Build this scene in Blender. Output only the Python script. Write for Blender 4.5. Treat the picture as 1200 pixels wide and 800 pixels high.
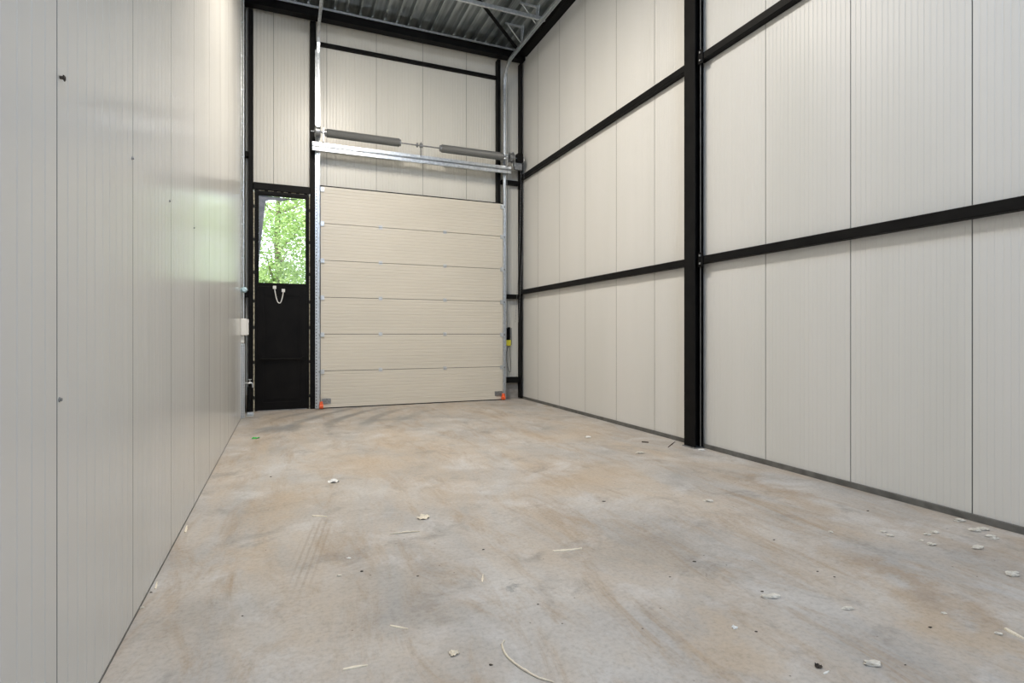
import bpy, math, random
from mathutils import Vector, noise, Matrix
random.seed(7)
PI = math.pi
SC = bpy.context.scene
for o in list(bpy.data.objects): bpy.data.objects.remove(o)

# ------------------------------------------------------------------ camera, sky, lights, exposure
YAW = math.radians(22.49); CAMH = 1.46; FPX = 640.0; HOR = 391.5
cam = bpy.data.cameras.new('camera'); cam.sensor_width = 36; cam.lens = FPX/1200*36
cam.shift_y = -(400-HOR)/1200; cam.clip_start = .05; cam.clip_end = 300
co = bpy.data.objects.new('camera', cam); SC.collection.objects.link(co)
co.location = (0, 0, CAMH); co.rotation_euler = (PI/2, 0, -YAW); SC.camera = co

SC.view_settings.view_transform = 'Standard'; SC.view_settings.look = 'None'
SC.view_settings.gamma = 1; SC.view_settings.use_curve_mapping = False
SC.view_settings.exposure = -0.07

w = bpy.data.worlds.new('sky'); SC.world = w; w.use_nodes = True
bg = w.node_tree.nodes['Background']; bg.inputs[0].default_value = (.83, .90, 1, 1); bg.inputs[1].default_value = 4.5

sun = bpy.data.lights.new('sun', 'SUN'); sun.energy = 11; sun.color = (1, .95, .84); sun.angle = .01
so = bpy.data.objects.new('sun', sun); SC.collection.objects.link(so); so.rotation_euler = (math.radians(38), 0, math.radians(-35))

def area(name, loc, rot, sx, sy, power, col):
    l = bpy.data.lights.new(name, 'AREA'); l.shape = 'RECTANGLE'; l.size = sx; l.size_y = sy; l.energy = power; l.color = col
    o = bpy.data.objects.new(name, l); SC.collection.objects.link(o); o.location = loc; o.rotation_euler = rot
area('rear_fill', (2.1, -3.6, 2.6), (math.radians(91), 0, 0), 5.0, 4.4, 72, (.95, .975, 1.0))  # unseen soft fill added inside the closed back wall
area('high_rear_window', (1.9, -1.8, 7.0), (math.radians(52), 0, math.radians(-22)), 1.6, 0.6, 220, (.62, .77, 1.0))
area('front_fill', (1.0, 6.6, 7.3), (math.radians(6), 0, 0), 0.7, 2.0, 385, (1.0, .91, .79))  # overhead fill added to brighten the front half, no fixture modelled

# ------------------------------------------------------------------ helpers
class MB:
    def __init__(s): s.v = []; s.f = []; s.m = []
    def add(s, vs, fs, mi=0):
        b = len(s.v); s.v += [tuple(p) for p in vs]
        for f in fs: s.f.append(tuple(b+i for i in f)); s.m.append(mi)
    def box(s, x0, x1, y0, y1, z0, z1, mi=0, c=0.0):
        if c <= 0:
            vs = [(x, y, z) for z in (z0, z1) for (x, y) in ((x0, y0), (x1, y0), (x1, y1), (x0, y1))]
            s.add(vs, [(3,2,1,0), (4,5,6,7), (0,1,5,4), (1,2,6,5), (2,3,7,6), (3,0,4,7)], mi); return s
        # box with chamfered edges
        X, Y, Z = (x0, x1), (y0, y1), (z0, z1); vs = []; idx = {}
        for i in (0, 1):
            for j in (0, 1):
                for k in (0, 1):
                    si, sj, sk = (1-2*i), (1-2*j), (1-2*k)
                    for a in range(3):
                        p = [X[i]+si*c, Y[j]+sj*c, Z[k]+sk*c]; p[a] = (X[i], Y[j], Z[k])[a]
                        idx[(i, j, k, a)] = len(vs); vs.append(p)
        fs = []
        for a in range(3):
            b, d = (a+1) % 3, (a+2) % 3
            for e in (0, 1):
                q = []
                for (u, v) in ((0,0), (1,0), (1,1), (0,1)):
                    t = [0,0,0]; t[a] = e; t[b] = u; t[d] = v; q.append(idx[(t[0], t[1], t[2], a)])
                fs.append(q if e else q[::-1])
        for a in range(3):
            b, d = (a+1) % 3, (a+2) % 3
            for u in (0, 1):
                for v in (0, 1):
                    q = []
                    for (e, ax) in ((0, b), (1, b), (1, d), (0, d)):
                        t = [0,0,0]; t[a] = e; t[b] = u; t[d] = v; q.append(idx[(t[0], t[1], t[2], ax)])
                    fs.append(q if (u+v) % 2 else q[::-1])
        for i in (0, 1):
            for j in (0, 1):
                for k in (0, 1):
                    q = [idx[(i, j, k, a)] for a in range(3)]; fs.append(q if (i+j+k) % 2 else q[::-1])
        s.add(vs, fs, mi); return s
    def ring(s, pts, rads, n=12, mi=0, cap=True):
        pts = [Vector(p) for p in pts]; rings = []; up = None
        for i, p in enumerate(pts):
            t = (pts[min(i+1, len(pts)-1)]-pts[max(i-1, 0)])
            if t.length < 1e-9: t = Vector((0, 0, 1))
            t.normalize()
            if up is None: up = Vector((0, 0, 1)) if abs(t.z) < .9 else Vector((1, 0, 0))
            a = (up - t*up.dot(t))
            if a.length < 1e-6: a = t.orthogonal()
            a.normalize(); up = a; b = t.cross(a)
            r = rads[i] if isinstance(rads, (list, tuple)) else rads
            rings.append([p + a*(r*math.cos(2*PI*k/n)) + b*(r*math.sin(2*PI*k/n)) for k in range(n)])
        base = len(s.v); s.v += [tuple(q) for rg in rings for q in rg]
        for i in range(len(pts)-1):
            for k in range(n):
                s.f.append((base+i*n+k, base+i*n+(k+1) % n, base+(i+1)*n+(k+1) % n, base+(i+1)*n+k)); s.m.append(mi)
        if cap:
            s.f.append(tuple(base+k for k in range(n))[::-1]); s.m.append(mi)
            e = base+(len(pts)-1)*n; s.f.append(tuple(e+k for k in range(n))); s.m.append(mi)
        return s
    def cyl(s, p0, p1, r, n=16, mi=0): return s.ring([p0, p1], r, n, mi)
    def build(s, name, mat, parent=None, smooth=False):
        me = bpy.data.meshes.new(name); me.from_pydata(s.v, [], s.f)
        mats = mat if isinstance(mat, (list, tuple)) else [mat]
        for m in mats: me.materials.append(m)
        for i, p in enumerate(me.polygons):
            p.material_index = s.m[i]; p.use_smooth = smooth
        me.update()
        o = bpy.data.objects.new(name, me); SC.collection.objects.link(o)
        if smooth:
            try: me.set_sharp_from_angle(angle=math.radians(38))
            except Exception: pass
        if parent is not None: o.parent = parent
        return o

def recentre(o, p):
    """put the object's origin at p, mesh staying where it is"""
    p = Vector(p); o.data.transform(Matrix.Translation(-p)); o.location = p; return o
def empty(name, loc=(0, 0, 0)):
    o = bpy.data.objects.new(name, None); SC.collection.objects.link(o); o.location = loc; o.empty_display_size = .1; return o
class Part:
    """parts modelled in world coordinates under an Empty at loc"""
def under(o, root):
    o.parent = root; o.matrix_parent_inverse = Matrix.Identity(4)
    o.data.transform(Matrix.Translation(-Vector(root.location))); return o
def tag(o, label, cat, group=None):
    o['label'] = label; o['category'] = cat
    if group: o['group'] = group
    return o
def struct(o): o['kind'] = 'structure'; return o
def floor_at(px, py, z=0.0):
    """point of the floor seen at a pixel of the 1200x800 photograph"""
    zc = FPX*(CAMH-z)/(py-HOR); xc = (px-600)/FPX*zc
    return Vector((xc*math.cos(YAW)+zc*math.sin(YAW), zc*math.cos(YAW)-xc*math.sin(YAW), z))

# ------------------------------------------------------------------ materials
def mat(name, col, rough=.5, metal=0.0, spec=.5):
    m = bpy.data.materials.new(name); m.use_nodes = True; b = m.node_tree.nodes['Principled BSDF']
    b.inputs['Base Color'].default_value = (*col, 1); b.inputs['Roughness'].default_value = rough
    b.inputs['Metallic'].default_value = metal; b.inputs['Specular IOR Level'].default_value = spec
    return m
def nodes(m): return m.node_tree.nodes, m.node_tree.links, m.node_tree.nodes['Principled BSDF']
def noise_mix(m, c1, c2, scale, detail=4, lo=.35, hi=.65, vec_scale=None, bump=0, rough=None):
    N, L, b = nodes(m)
    tc = N.new('ShaderNodeTexCoord'); mp = N.new('ShaderNodeMapping'); L.new(tc.outputs['Object'], mp.inputs[0])
    if vec_scale: mp.inputs['Scale'].default_value = vec_scale
    n = N.new('ShaderNodeTexNoise'); n.inputs['Scale'].default_value = scale; n.inputs['Detail'].default_value = detail
    L.new(mp.outputs[0], n.inputs['Vector'])
    r = N.new('ShaderNodeValToRGB'); r.color_ramp.elements[0].position = lo; r.color_ramp.elements[1].position = hi
    r.color_ramp.elements[0].color = (*c1, 1); r.color_ramp.elements[1].color = (*c2, 1)
    L.new(n.outputs['Fac'], r.inputs[0]); L.new(r.outputs[0], b.inputs['Base Color'])
    if bump:
        bp = N.new('ShaderNodeBump'); bp.inputs['Strength'].default_value = bump; bp.inputs['Distance'].default_value = .01
        L.new(n.outputs['Fac'], bp.inputs['Height']); L.new(bp.outputs[0], b.inputs['Normal'])
    if rough:
        mr = N.new('ShaderNodeMapRange'); mr.inputs['To Min'].default_value = rough[0]; mr.inputs['To Max'].default_value = rough[1]
        L.new(n.outputs['Fac'], mr.inputs['Value']); L.new(mr.outputs[0], b.inputs['Roughness'])
    return m

M_panel = noise_mix(mat('panel_coated_steel', (.72, .71, .67), .3), (.63, .63, .605), (.675, .67, .65), 1.3, 3, .3, .7, (1, 1, .15), 0, (.17, .27))
M_panelr = noise_mix(mat('right_panel_steel', (.72, .71, .67), .4), (.63, .63, .605), (.675, .67, .65), 1.3, 3, .3, .7, (1, 1, .15), 0, (.36, .46))
M_wallf = noise_mix(mat('front_panel_steel', (.66, .64, .60), .3), (.64, .63, .585), (.69, .68, .63), 1.3, 3, .3, .7, (1, 1, .15), 0, (.30, .38))
M_door = noise_mix(mat('beige_door_section', (.66, .60, .5), .35), (.62, .585, .51), (.67, .63, .55), 1.6, 3, .3, .7, (.3, 1, 1), 0, (.32, .42))
M_black = noise_mix(mat('black_painted_steel', (.012, .012, .013), .4), (.004, .004, .0045), (.009, .009, .009), 6, 4, .3, .7, None, .05, (.45, .6))
M_blackdoor = noise_mix(mat('black_door_leaf', (.012, .012, .013), .4), (.004, .004, .0045), (.009, .0085, .0085), 3, 5, .3, .7, None, .04, (.4, .55))
for _m in (M_black, M_blackdoor): nodes(_m)[2].inputs['Specular IOR Level'].default_value = .10
M_joint = mat('panel_joint_shadow_gap', (.30, .30, .285), .7)
M_rubber = mat('black_rubber', (.006, .006, .006), .75)
M_galv = noise_mix(mat('galvanised_steel', (.6, .62, .64), .35, .85), (.50, .53, .56), (.70, .73, .76), 22, 4, .3, .7, None, .03, (.28, .42))
M_galvdark = noise_mix(mat('dull_galvanised', (.3, .31, .32), .45, .8), (.20, .21, .22), (.36, .37, .38), 30, 4, .3, .7, None, .03, (.35, .5))
M_deck = noise_mix(mat('galvanised_roof_deck', (.4, .42, .43), .35, .85), (.22, .245, .25), (.52, .56, .57), 2.5, 4, .3, .68, (6, .3, 1), .0, (.26, .34))
M_spring = mat('grey_spring_coil', (.17, .175, .175), .45, .2)
M_white = mat('white_plastic', (.78, .78, .76), .35)
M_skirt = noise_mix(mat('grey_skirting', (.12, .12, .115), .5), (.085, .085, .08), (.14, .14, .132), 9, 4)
M_orange = mat('orange_plastic', (.85, .13, .035), .45)
M_yellow = mat('yellow_label', (.75, .68, .04), .5)
M_plinth = noise_mix(mat('plinth_concrete', (.3, .28, .26), .8), (.20, .185, .17), (.36, .34, .315), 6, 6, .3, .7, None, .3)
M_foam = noise_mix(mat('sealing_foam', (.6, .55, .42), .8), (.30, .27, .20), (.62, .57, .43), 30, 3, .4, .6, None, .4)
M_wood = noise_mix(mat('pale_wood', (.7, .58, .38), .6), (.72, .64, .50), (.86, .80, .68), 40, 3, .3, .7, (1, 6, 1), .2)
M_crumb = noise_mix(mat('pale_crumb', (.66, .63, .56), .8), (.52, .49, .43), (.78, .75, .68), 30, 4, .3, .7, None, .4)
M_paper = mat('white_scrap', (.82, .82, .80), .6)
M_dirt = mat('dark_clod', (.05, .04, .032), .85)
M_green = mat('green_plastic', (.05, .45, .08), .5)
M_film = noise_mix(mat('grey_violet_film', (.24, .22, .30), .4), (.20, .19, .25), (.33, .31, .40), 8, 3)
M_leaf = noise_mix(mat('tree_leaf', (.2, .4, .08), .5), (.13, .24, .07), (.42, .52, .24), 2.2, 3, .35, .65)
_n, _l, _b = nodes(M_leaf)
_tr = _n.new('ShaderNodeBsdfTranslucent'); _mx = _n.new('ShaderNodeMixShader'); _mx.inputs[0].default_value = .4
_tr.inputs[0].default_value = (.45, .58, .22, 1)
_l.new(_b.outputs[0], _mx.inputs[1]); _l.new(_tr.outputs[0], _mx.inputs[2]); _l.new(_mx.outputs[0], _n['Material Output'].inputs[0])
M_bark = noise_mix(mat('bark', (.12, .09, .06), .9), (.07, .05, .035), (.18, .14, .10), 10, 5, .3, .7, (1, 1, .2), .5)
M_grass = noise_mix(mat('grass_ground', (.1, .2, .05), .9), (.07, .13, .03), (.16, .24, .07), 4, 6)
M_blue = mat('pale_blue_plastic', (.45, .62, .70), .3)

def glass_mat():
    m = bpy.data.materials.new('window_glass'); m.use_nodes = True; N = m.node_tree.nodes; L = m.node_tree.links; N.clear()
    o = N.new('ShaderNodeOutputMaterial'); t = N.new('ShaderNodeBsdfTransparent'); g = N.new('ShaderNodeBsdfGlossy')
    t.inputs[0].default_value = (.95, .97, .96, 1); g.inputs['Roughness'].default_value = .02
    f = N.new('ShaderNodeFresnel'); f.inputs[0].default_value = 1.45; x = N.new('ShaderNodeMixShader')
    L.new(f.outputs[0], x.inputs[0]); L.new(t.outputs[0], x.inputs[1]); L.new(g.outputs[0], x.inputs[2]); L.new(x.outputs[0], o.inputs[0]); return m
M_glass = glass_mat()

STAINS = [(-0.12, 9.2, 0.55, 0.45, 0, (0.2, 0.21, 0.215), 0.6),
    (1.54, 9.42, 0.7, 0.35, 0.4, (0.2, 0.21, 0.215), 0.5),
    (4.26, 3.75, 0.22, 0.75, -0.3, (0.35, 0.25, 0.16), 0.55),
    (3.28, 2.03, 0.18, 0.9, -0.25, (0.35, 0.25, 0.16), 0.55),
    (4.26, 2.31, 0.2, 0.8, -0.2, (0.35, 0.25, 0.16), 0.35),
    (2.44, 2.69, 0.2, 0.25, 0, (0.2, 0.21, 0.215), 0.35),
    (1.87, 1.97, 0.3, 0.35, 0, (0.50, 0.40, 0.295), 0.6),
    (-0.18, 3.99, 0.25, 0.35, 0, (0.50, 0.40, 0.295), 0.5),
    (-0.03, 5.11, 0.45, 0.5, 0, (0.50, 0.40, 0.295), 0.5),
    (0.92, 6.21, 0.7, 0.7, 0, (0.50, 0.40, 0.295), 0.5),
    (1.23, 2.96, 0.09, 0.06, 0, (0.2, 0.21, 0.215), 0.6),
    (2.92, 4.79, 1.0, 0.5, 0.3, (0.50, 0.40, 0.295), 0.45),
    (3.7, 7.0, 0.8, 0.6, 0, (0.50, 0.40, 0.295), 0.5),
    (3.11, 1.57, 0.18, 0.4, 0, (0.50, 0.40, 0.295), 0.5),
    (-0.35, 3.22, 0.3, 0.35, 0, (0.2, 0.21, 0.215), 0.25),
    (0.63, 3.02, 0.5, 0.45, 0, (0.2, 0.21, 0.215), 0.25),
    (2.31, 3.11, 0.5, 0.4, 0, (0.2, 0.21, 0.215), 0.25)]
def concrete():
    m = mat('concrete_floor', (.4, .37, .34), .6); N, L, b = nodes(m)
    tc = N.new('ShaderNodeTexCoord')
    def nz(scale, detail, vs=(1, 1, 1), rot=0, rough=.5, dist=0):
        mp = N.new('ShaderNodeMapping'); mp.inputs['Scale'].default_value = vs; mp.inputs['Rotation'].default_value = (0, 0, rot)
        L.new(tc.outputs['Object'], mp.inputs[0])
        n = N.new('ShaderNodeTexNoise'); n.inputs['Scale'].default_value = scale; n.inputs['Detail'].default_value = detail
        n.inputs['Roughness'].default_value = rough; n.inputs['Distortion'].default_value = dist
        L.new(mp.outputs[0], n.inputs['Vector']); return n.outputs['Fac']
    def ramp(fac, stops):
        r = N.new('ShaderNodeValToRGB'); e = r.color_ramp.elements
        while len(e) < len(stops): e.new(.5)
        for i, (p, c) in enumerate(stops):
            e[i].position = p; e[i].color = (*c, 1) if len(c) == 3 else c
        L.new(fac, r.inputs[0]); return r.outputs[0]
    def mix(fac, a, c, mode='MIX'):
        x = N.new('ShaderNodeMix'); x.data_type = 'RGBA'; x.blend_type = mode; x.clamp_factor = True
        if isinstance(fac, float): x.inputs[0].default_value = fac
        else: L.new(fac, x.inputs[0])
        for k, q in ((6, a), (7, c)):
            if isinstance(q, tuple): x.inputs[k].default_value = (*q, 1)
            else: L.new(q, x.inputs[k])
        return x.outputs[2]
    g = lambda v: (v, v, v)
    base = ramp(nz(1.1, 8, (1, 1, 1), 0, .6, .3), [(.28, (.34, .335, .33)), (.5, (.45, .43, .41)), (.72, (.57, .55, .525))])
    tan = ramp(nz(.8, 10, (1.5, .5, 1), .12, .70, .7), [(.42, g(0)), (.66, g(.8))])
    c = mix(tan, base, (.51, .42, .325))
    streak = ramp(nz(1.5, 14, (2.2, .55, 1), -.1, .78, .9), [(.50, g(0)), (.66, g(.8))])
    c = mix(streak, c, (.37, .285, .205))
    dark = ramp(nz(2.6, 10, (1, 1, 1), 1.2, .7, .5), [(.54, g(0)), (.72, g(.7))])
    c = mix(dark, c, (.23, .215, .205))
    pale = ramp(nz(1.9, 10, (1, 1, 1), 2.1, .7, .5), [(.52, g(0)), (.72, g(.6))])
    c = mix(pale, c, (.63, .63, .635))
    # grey tyre dust toward the door: wiped arcs
    mp = N.new('ShaderNodeMapping'); mp.inputs['Location'].default_value = (-3.9, -8.3, 0); L.new(tc.outputs['Object'], mp.inputs[0])
    wv = N.new('ShaderNodeTexWave'); wv.wave_type = 'RINGS'; wv.rings_direction = 'Z'; wv.inputs['Scale'].default_value = .6
    wv.inputs['Distortion'].default_value = 3.5; wv.inputs['Detail'].default_value = 3; L.new(mp.outputs[0], wv.inputs[0])
    arcs = ramp(wv.outputs['Fac'], [(.55, g(0)), (.95, g(1))])
    sp = N.new('ShaderNodeVectorMath'); sp.operation = 'DISTANCE'; L.new(tc.outputs['Object'], sp.inputs[0]); sp.inputs[1].default_value = (1.0, 10.2, 0)
    nearr = ramp(sp.outputs['Value'], [(0.0, g(1)), (1.0, g(0))])
    mr = N.new('ShaderNodeMapRange'); mr.inputs['From Min'].default_value = 0; mr.inputs['From Max'].default_value = 1.9
    mr.inputs['To Min'].default_value = .75; mr.inputs['To Max'].default_value = 0; L.new(sp.outputs['Value'], mr.inputs['Value'])
    mul = N.new('ShaderNodeMath'); mul.operation = 'MULTIPLY'; L.new(arcs, mul.inputs[0]); L.new(mr.outputs[0], mul.inputs[1])
    c = mix(mul.outputs[0], c, (.16, .165, .165))
    # stains with an outline of their own
    warp = N.new('ShaderNodeTexNoise'); warp.inputs['Scale'].default_value = 1.6; warp.inputs['Detail'].default_value = 8; warp.inputs['Roughness'].default_value = .7
    L.new(tc.outputs['Object'], warp.inputs['Vector'])
    wv2 = N.new('ShaderNodeVectorMath'); wv2.operation = 'MULTIPLY_ADD'; L.new(warp.outputs['Color'], wv2.inputs[0])
    wv2.inputs[1].default_value = (1.5, 1.5, 0); wv2.inputs[2].default_value = (-.75, -.75, 0)
    wp = N.new('ShaderNodeVectorMath'); wp.operation = 'ADD'; L.new(tc.outputs['Object'], wp.inputs[0]); L.new(wv2.outputs[0], wp.inputs[1])
    for (cx, cy, rx, ry, rot, col, k) in STAINS:
        m2 = N.new('ShaderNodeMapping'); m2.vector_type = 'TEXTURE'; m2.inputs['Location'].default_value = (cx, cy, 0)
        m2.inputs['Rotation'].default_value = (0, 0, rot); m2.inputs['Scale'].default_value = (rx, ry, 1); L.new(wp.outputs[0], m2.inputs[0])
        ln = N.new('ShaderNodeVectorMath'); ln.operation = 'LENGTH'; L.new(m2.outputs[0], ln.inputs[0])
        c = mix(ramp(ln.outputs['Value'], [(.25, g(k)), (1.0, g(0))]), c, col)
    # four thin tyre lines
    tx = N.new('ShaderNodeMapping'); tx.vector_type = 'TEXTURE'; tx.inputs['Location'].default_value = (.17, 3.95, 0); tx.inputs['Rotation'].default_value = (0, 0, -.18)
    L.new(tc.outputs['Object'], tx.inputs[0]); t2 = N.new('ShaderNodeTexWave'); t2.bands_direction = 'X'; t2.inputs['Scale'].default_value = 7.5; t2.inputs['Distortion'].default_value = .6
    L.new(tx.outputs[0], t2.inputs[0]); dd = N.new('ShaderNodeVectorMath'); dd.operation = 'MULTIPLY'; L.new(tx.outputs[0], dd.inputs[0]); dd.inputs[1].default_value = (8, 1.25, 0)
    dl = N.new('ShaderNodeVectorMath'); dl.operation = 'LENGTH'; L.new(dd.outputs[0], dl.inputs[0])
    q = N.new('ShaderNodeMath'); q.operation = 'MULTIPLY'; L.new(ramp(t2.outputs['Fac'], [(.5, g(0)), (.85, g(.36))]), q.inputs[0]); L.new(ramp(dl.outputs['Value'], [(.5, g(1)), (1, g(0))]), q.inputs[1])
    c = mix(q.outputs[0], c, (.30, .235, .175))
    fine = ramp(nz(38, 6, (1, 1, 1), 0, .7), [(.28, g(.78)), (.5, g(1.0)), (.74, g(1.10))])
    c = mix(1.0, c, fine, 'MULTIPLY')
    vor = N.new('ShaderNodeTexVoronoi'); vor.inputs['Scale'].default_value = 7; L.new(tc.outputs['Object'], vor.inputs['Vector'])
    spk = ramp(vor.outputs['Distance'], [(.02, g(1)), (.05, g(0))])
    c = mix(spk, c, (.10, .085, .07))
    L.new(c, b.inputs['Base Color'])
    rr = N.new('ShaderNodeMapRange'); rr.inputs['To Min'].default_value = .42; rr.inputs['To Max'].default_value = .75
    L.new(nz(3, 5), rr.inputs['Value']); L.new(rr.outputs[0], b.inputs['Roughness'])
    bp = N.new('ShaderNodeBump'); bp.inputs['Strength'].default_value = .14; bp.inputs['Distance'].default_value = .006
    L.new(nz(30, 8, (1, 1, 1), 0, .7), bp.inputs['Height']); L.new(bp.outputs[0], b.inputs['Normal'])
    return m
M_floor = concrete()

# ------------------------------------------------------------------ the hall
XL, XR, YF, YB, ZD = -.72, 4.98, 11.52, -4.2, 7.79

def fluted(mb, a, b, z0, z1, place, seam0, seam=1.0, n=10, gd=.0014, gw=.0045, sd=.010, sw=.0045, thick=.09):
    """vertical micro-ribbed cladding: shallow grooves n to the panel, a deeper joint at each panel edge"""
    pts = [(a, 0)]; dk = []; k = math.floor((a-seam0)/seam)*n
    while True:
        t = seam0 + k*seam/n
        if t > b-.012: break
        if t > a+.012:
            if k % n == 0: d, ww = sd, sw; dk += [len(pts), len(pts)+1, len(pts)+2]
            else: d, ww = gd, gw
            pts += [(t-ww, 0), (t-ww*.35, d), (t+ww*.35, d), (t+ww, 0)]
        k += 1
    pts.append((b, 0))
    vs = [place(t, d, z) for z in (z0, z1) for (t, d) in pts]; m = len(pts)
    fs = [(i, i+1, m+i+1, m+i) for i in range(m-1)]
    e = len(vs); vs += [place(a, thick, z0), place(b, thick, z0), place(a, thick, z1), place(b, thick, z1)]
    fs += [(e, e+2, e+3, e+1), (0, m, e+2, e), (m-1, e+1, e+3, 2*m-1)]
    b0 = len(mb.m); mb.add(vs, fs)
    for i in dk: mb.m[b0+i] = 1

mb = MB(); mb.box(XL-.4, XR+.4, YB-.4, YF+.25, -.2, 0); struct(mb.build('floor', M_floor))
mb = MB(); fluted(mb, YB, YF+.1, 0.012, 8.1, lambda t, d, z: (XL-d, t, z), .31, 1.0, 10, .0018, .0045); struct(mb.build('wall_left', (M_panel, M_joint)))
mb = MB(); fluted(mb, YB, YF+.1, 0.0, 8.1, lambda t, d, z: (XR+d, t, z), .58, 1.0, 20, .0019, .006); struct(mb.build('wall_right', (M_panelr, M_joint)))
mb = MB(); fluted(mb, XL-.1, XR+.1, 0, 8.1, lambda t, d, z: (t, YB-d, z), .3); struct(mb.build('wall_back', (M_panel, M_joint)))
mb = MB(); fr = lambda t, d, z: (t, YF+d, z)
fluted(mb, XL-.1, -.575, .30, 8.1, fr, -.22, .975, 16, .004, .009)
fluted(mb, -.575, .45, 4.25, 8.1, fr, -.22, .975, 16, .004, .009)
fluted(mb, .45, 4.44, 4.2, 8.1, fr, -.22, .975, 16, .004, .009)
fluted(mb, 4.44, XR+.1, .36, 8.1, fr, -.22, .975, 16, .004, .009)
struct(mb.build('wall_front', (M_wallf, M_joint)))
mb = MB(); mb.box(4.44, XR, YF-.03, YF+.09, 0, .36); mb.box(XL, -.58, YF-.03, YF+.09, 0, .30)
struct(mb.build('trim_1', M_plinth))                                     # concrete plinth under the front panels
mb = MB(); mb.box(XR-.022, XR, YB, YF-.03, 0, .055, c=.003); struct(mb.build('baseboard_right', M_skirt))
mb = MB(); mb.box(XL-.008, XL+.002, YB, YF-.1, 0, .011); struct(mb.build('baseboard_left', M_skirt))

# trapezoidal roof deck
mb = MB(); pit = .24; pts = []; x = XL-.1
while x < XR+.1:
    pts += [(x, 0), (x+.04, 0), (x+.06, .10), (x+.22, .10)]; x += pit
top = [(p[0], p[1]) for p in pts]; m = len(top)
vs = [(p[0], y, ZD+p[1]) for y in (YB-.1, YF+.15) for p in top]
mb.add(vs, [(i, m+i, m+i+1, i+1) for i in range(m-1)])
mb.box(XL-.2, XR+.3, YB-.3, YF+.2, ZD+.15, ZD+.27)
struct(mb.build('ceiling', M_deck))

# ------------------------------------------------------------------ steel frame
def hcol(x0, x1, y0, y1, z0, z1, flange_axis='x', t=.012):
    mb = MB()
    if flange_axis == 'x':      # flanges face +-x
        mb.box(x0, x0+t, y0, y1, z0, z1, c=.002); mb.box(x1-t, x1, y0, y1, z0, z1, c=.002)
        ym = (y0+y1)/2; mb.box(x0+t, x1-t, ym-t/2, ym+t/2, z0, z1)
    else:
        mb.box(x0, x1, y0, y0+t, z0, z1, c=.002); mb.box(x0, x1, y1-t, y1, z0, z1, c=.002)
        xm = (x0+x1)/2; mb.box(xm-t/2, xm+t/2, y0+t, y1-t, z0, z1)
    return mb
# big column on the right wall
r = empty('steel_column', (4.90, 5.65, 0)); tag(r, 'tall black steel column standing against the right wall, its foot on the concrete', 'column')
under(hcol(4.825, 4.965, 5.55, 5.755, .012, ZD-.005).build('shaft', M_black), r)
mb = MB(); mb.box(4.805, 4.977, 5.53, 5.775, 0, .012, c=.002)
under(mb.build('base_plate', M_galvdark), r)
for zz in (2.41, 4.99):
    mb = MB(); mb.box(4.87, 4.885, 5.46, 5.549, zz-.09, zz+.09, c=.002)
    cl = under(mb.build('cleat', M_black), r)
    for dz in (-.05, .05):
        mb = MB(); mb.cyl((4.855, 5.50, zz+dz), (4.8695, 5.50, zz+dz), .014, 6); under(mb.build('bolt', M_galvdark), r).parent = cl
mb = MB(); mb.cyl((4.905, 5.538, .02), (4.905, 5.538, ZD-.05), .007, 8); under(mb.build('cable', M_skirt, smooth=True), r); r.children[-1]['label'] = 'thin grey cable in the flange of the black column'
# front corner columns
o = hcol(XL+.002, XL+.018, 11.30, 11.44, .008, 7.59, t=.004).build('steel_column', M_black); recentre(o, (XL+.01, 11.37, 0))
tag(o, 'narrow black steel column in the left corner beside the grey conduit', 'column')
mb = MB(); mb.box(4.90, 4.93, 11.30, 11.48, .02, 7.59, c=.002)
o = recentre(mb.build('steel_column', M_black), (4.915, 11.4, 0)); tag(o, 'very thin black steel upright in the right far corner', 'column')
# posts framing the openings
def post(x0, x1, z1, label, z0=0.0):
    mb = MB(); mb.box(x0, x1, 11.375, YF-.004, z0, z1, c=.004); o = recentre(mb.build('steel_post', M_black), ((x0+x1)/2, 11.45, z0)); tag(o, label, 'post')
post(-.652, -.572, 7.595, 'black steel post left of the black pedestrian door')
post(.437, .548, 7.595, 'black steel post between the pedestrian door and the overhead door')
post(4.36, 4.435, 7.595, 'black steel post behind the right guide rail of the overhead door')
# horizontal girts
def girt(x0, x1, y0, y1, z0, z1, label):
    mb = MB(); mb.box(x0, x1, y0, y1, z0, z1, c=.006)
    o = recentre(mb.build('wall_girt', M_black), ((x0+x1)/2, (y0+y1)/2, z0)); tag(o, label, 'girt')
girt(4.885, XR-.001, 5.762, 11.29, 2.36, 2.455, 'lower black steel rail on the right wall, beyond the big column')
girt(4.885, XR-.001, YB+.02, 5.54, 2.36, 2.455, 'lower black steel rail on the right wall, nearer than the big column')
girt(4.885, XR-.001, 5.762, 11.29, 4.94, 5.035, 'upper black steel rail on the right wall, beyond the big column')
girt(4.885, XR-.001, YB+.02, 5.54, 4.94, 5.035, 'upper black steel rail on the right wall, nearer than the big column')
girt(.553, 4.355, 11.44, YF-.004, 7.18, 7.25, 'black steel rail crossing the wall high above the overhead door')
girt(-.567, .432, 11.38, YF-.004, 4.20, 4.335, 'black steel lintel over the glazed panel of the pedestrian door')
girt(-.715, -.655, 11.38, YF-.004, 4.80, 4.90, 'short black rail piece left of the pedestrian door, the upper one')
girt(-.715, -.655, 11.38, YF-.004, 2.16, 2.28, 'short black rail piece left of the pedestrian door, the lower one')
girt(4.475, 4.895, 11.38, YF-.004, 4.84, 4.93, 'short black rail right of the overhead door, topmost of three')
girt(4.475, 4.895, 11.38, YF-.004, 2.26, 2.36, 'short black rail right of the overhead door, middle one of three')
girt(4.475, 4.895, 11.38, YF-.004, .365, .49, 'short black rail right of the overhead door, lowest, on the concrete plinth')
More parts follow.
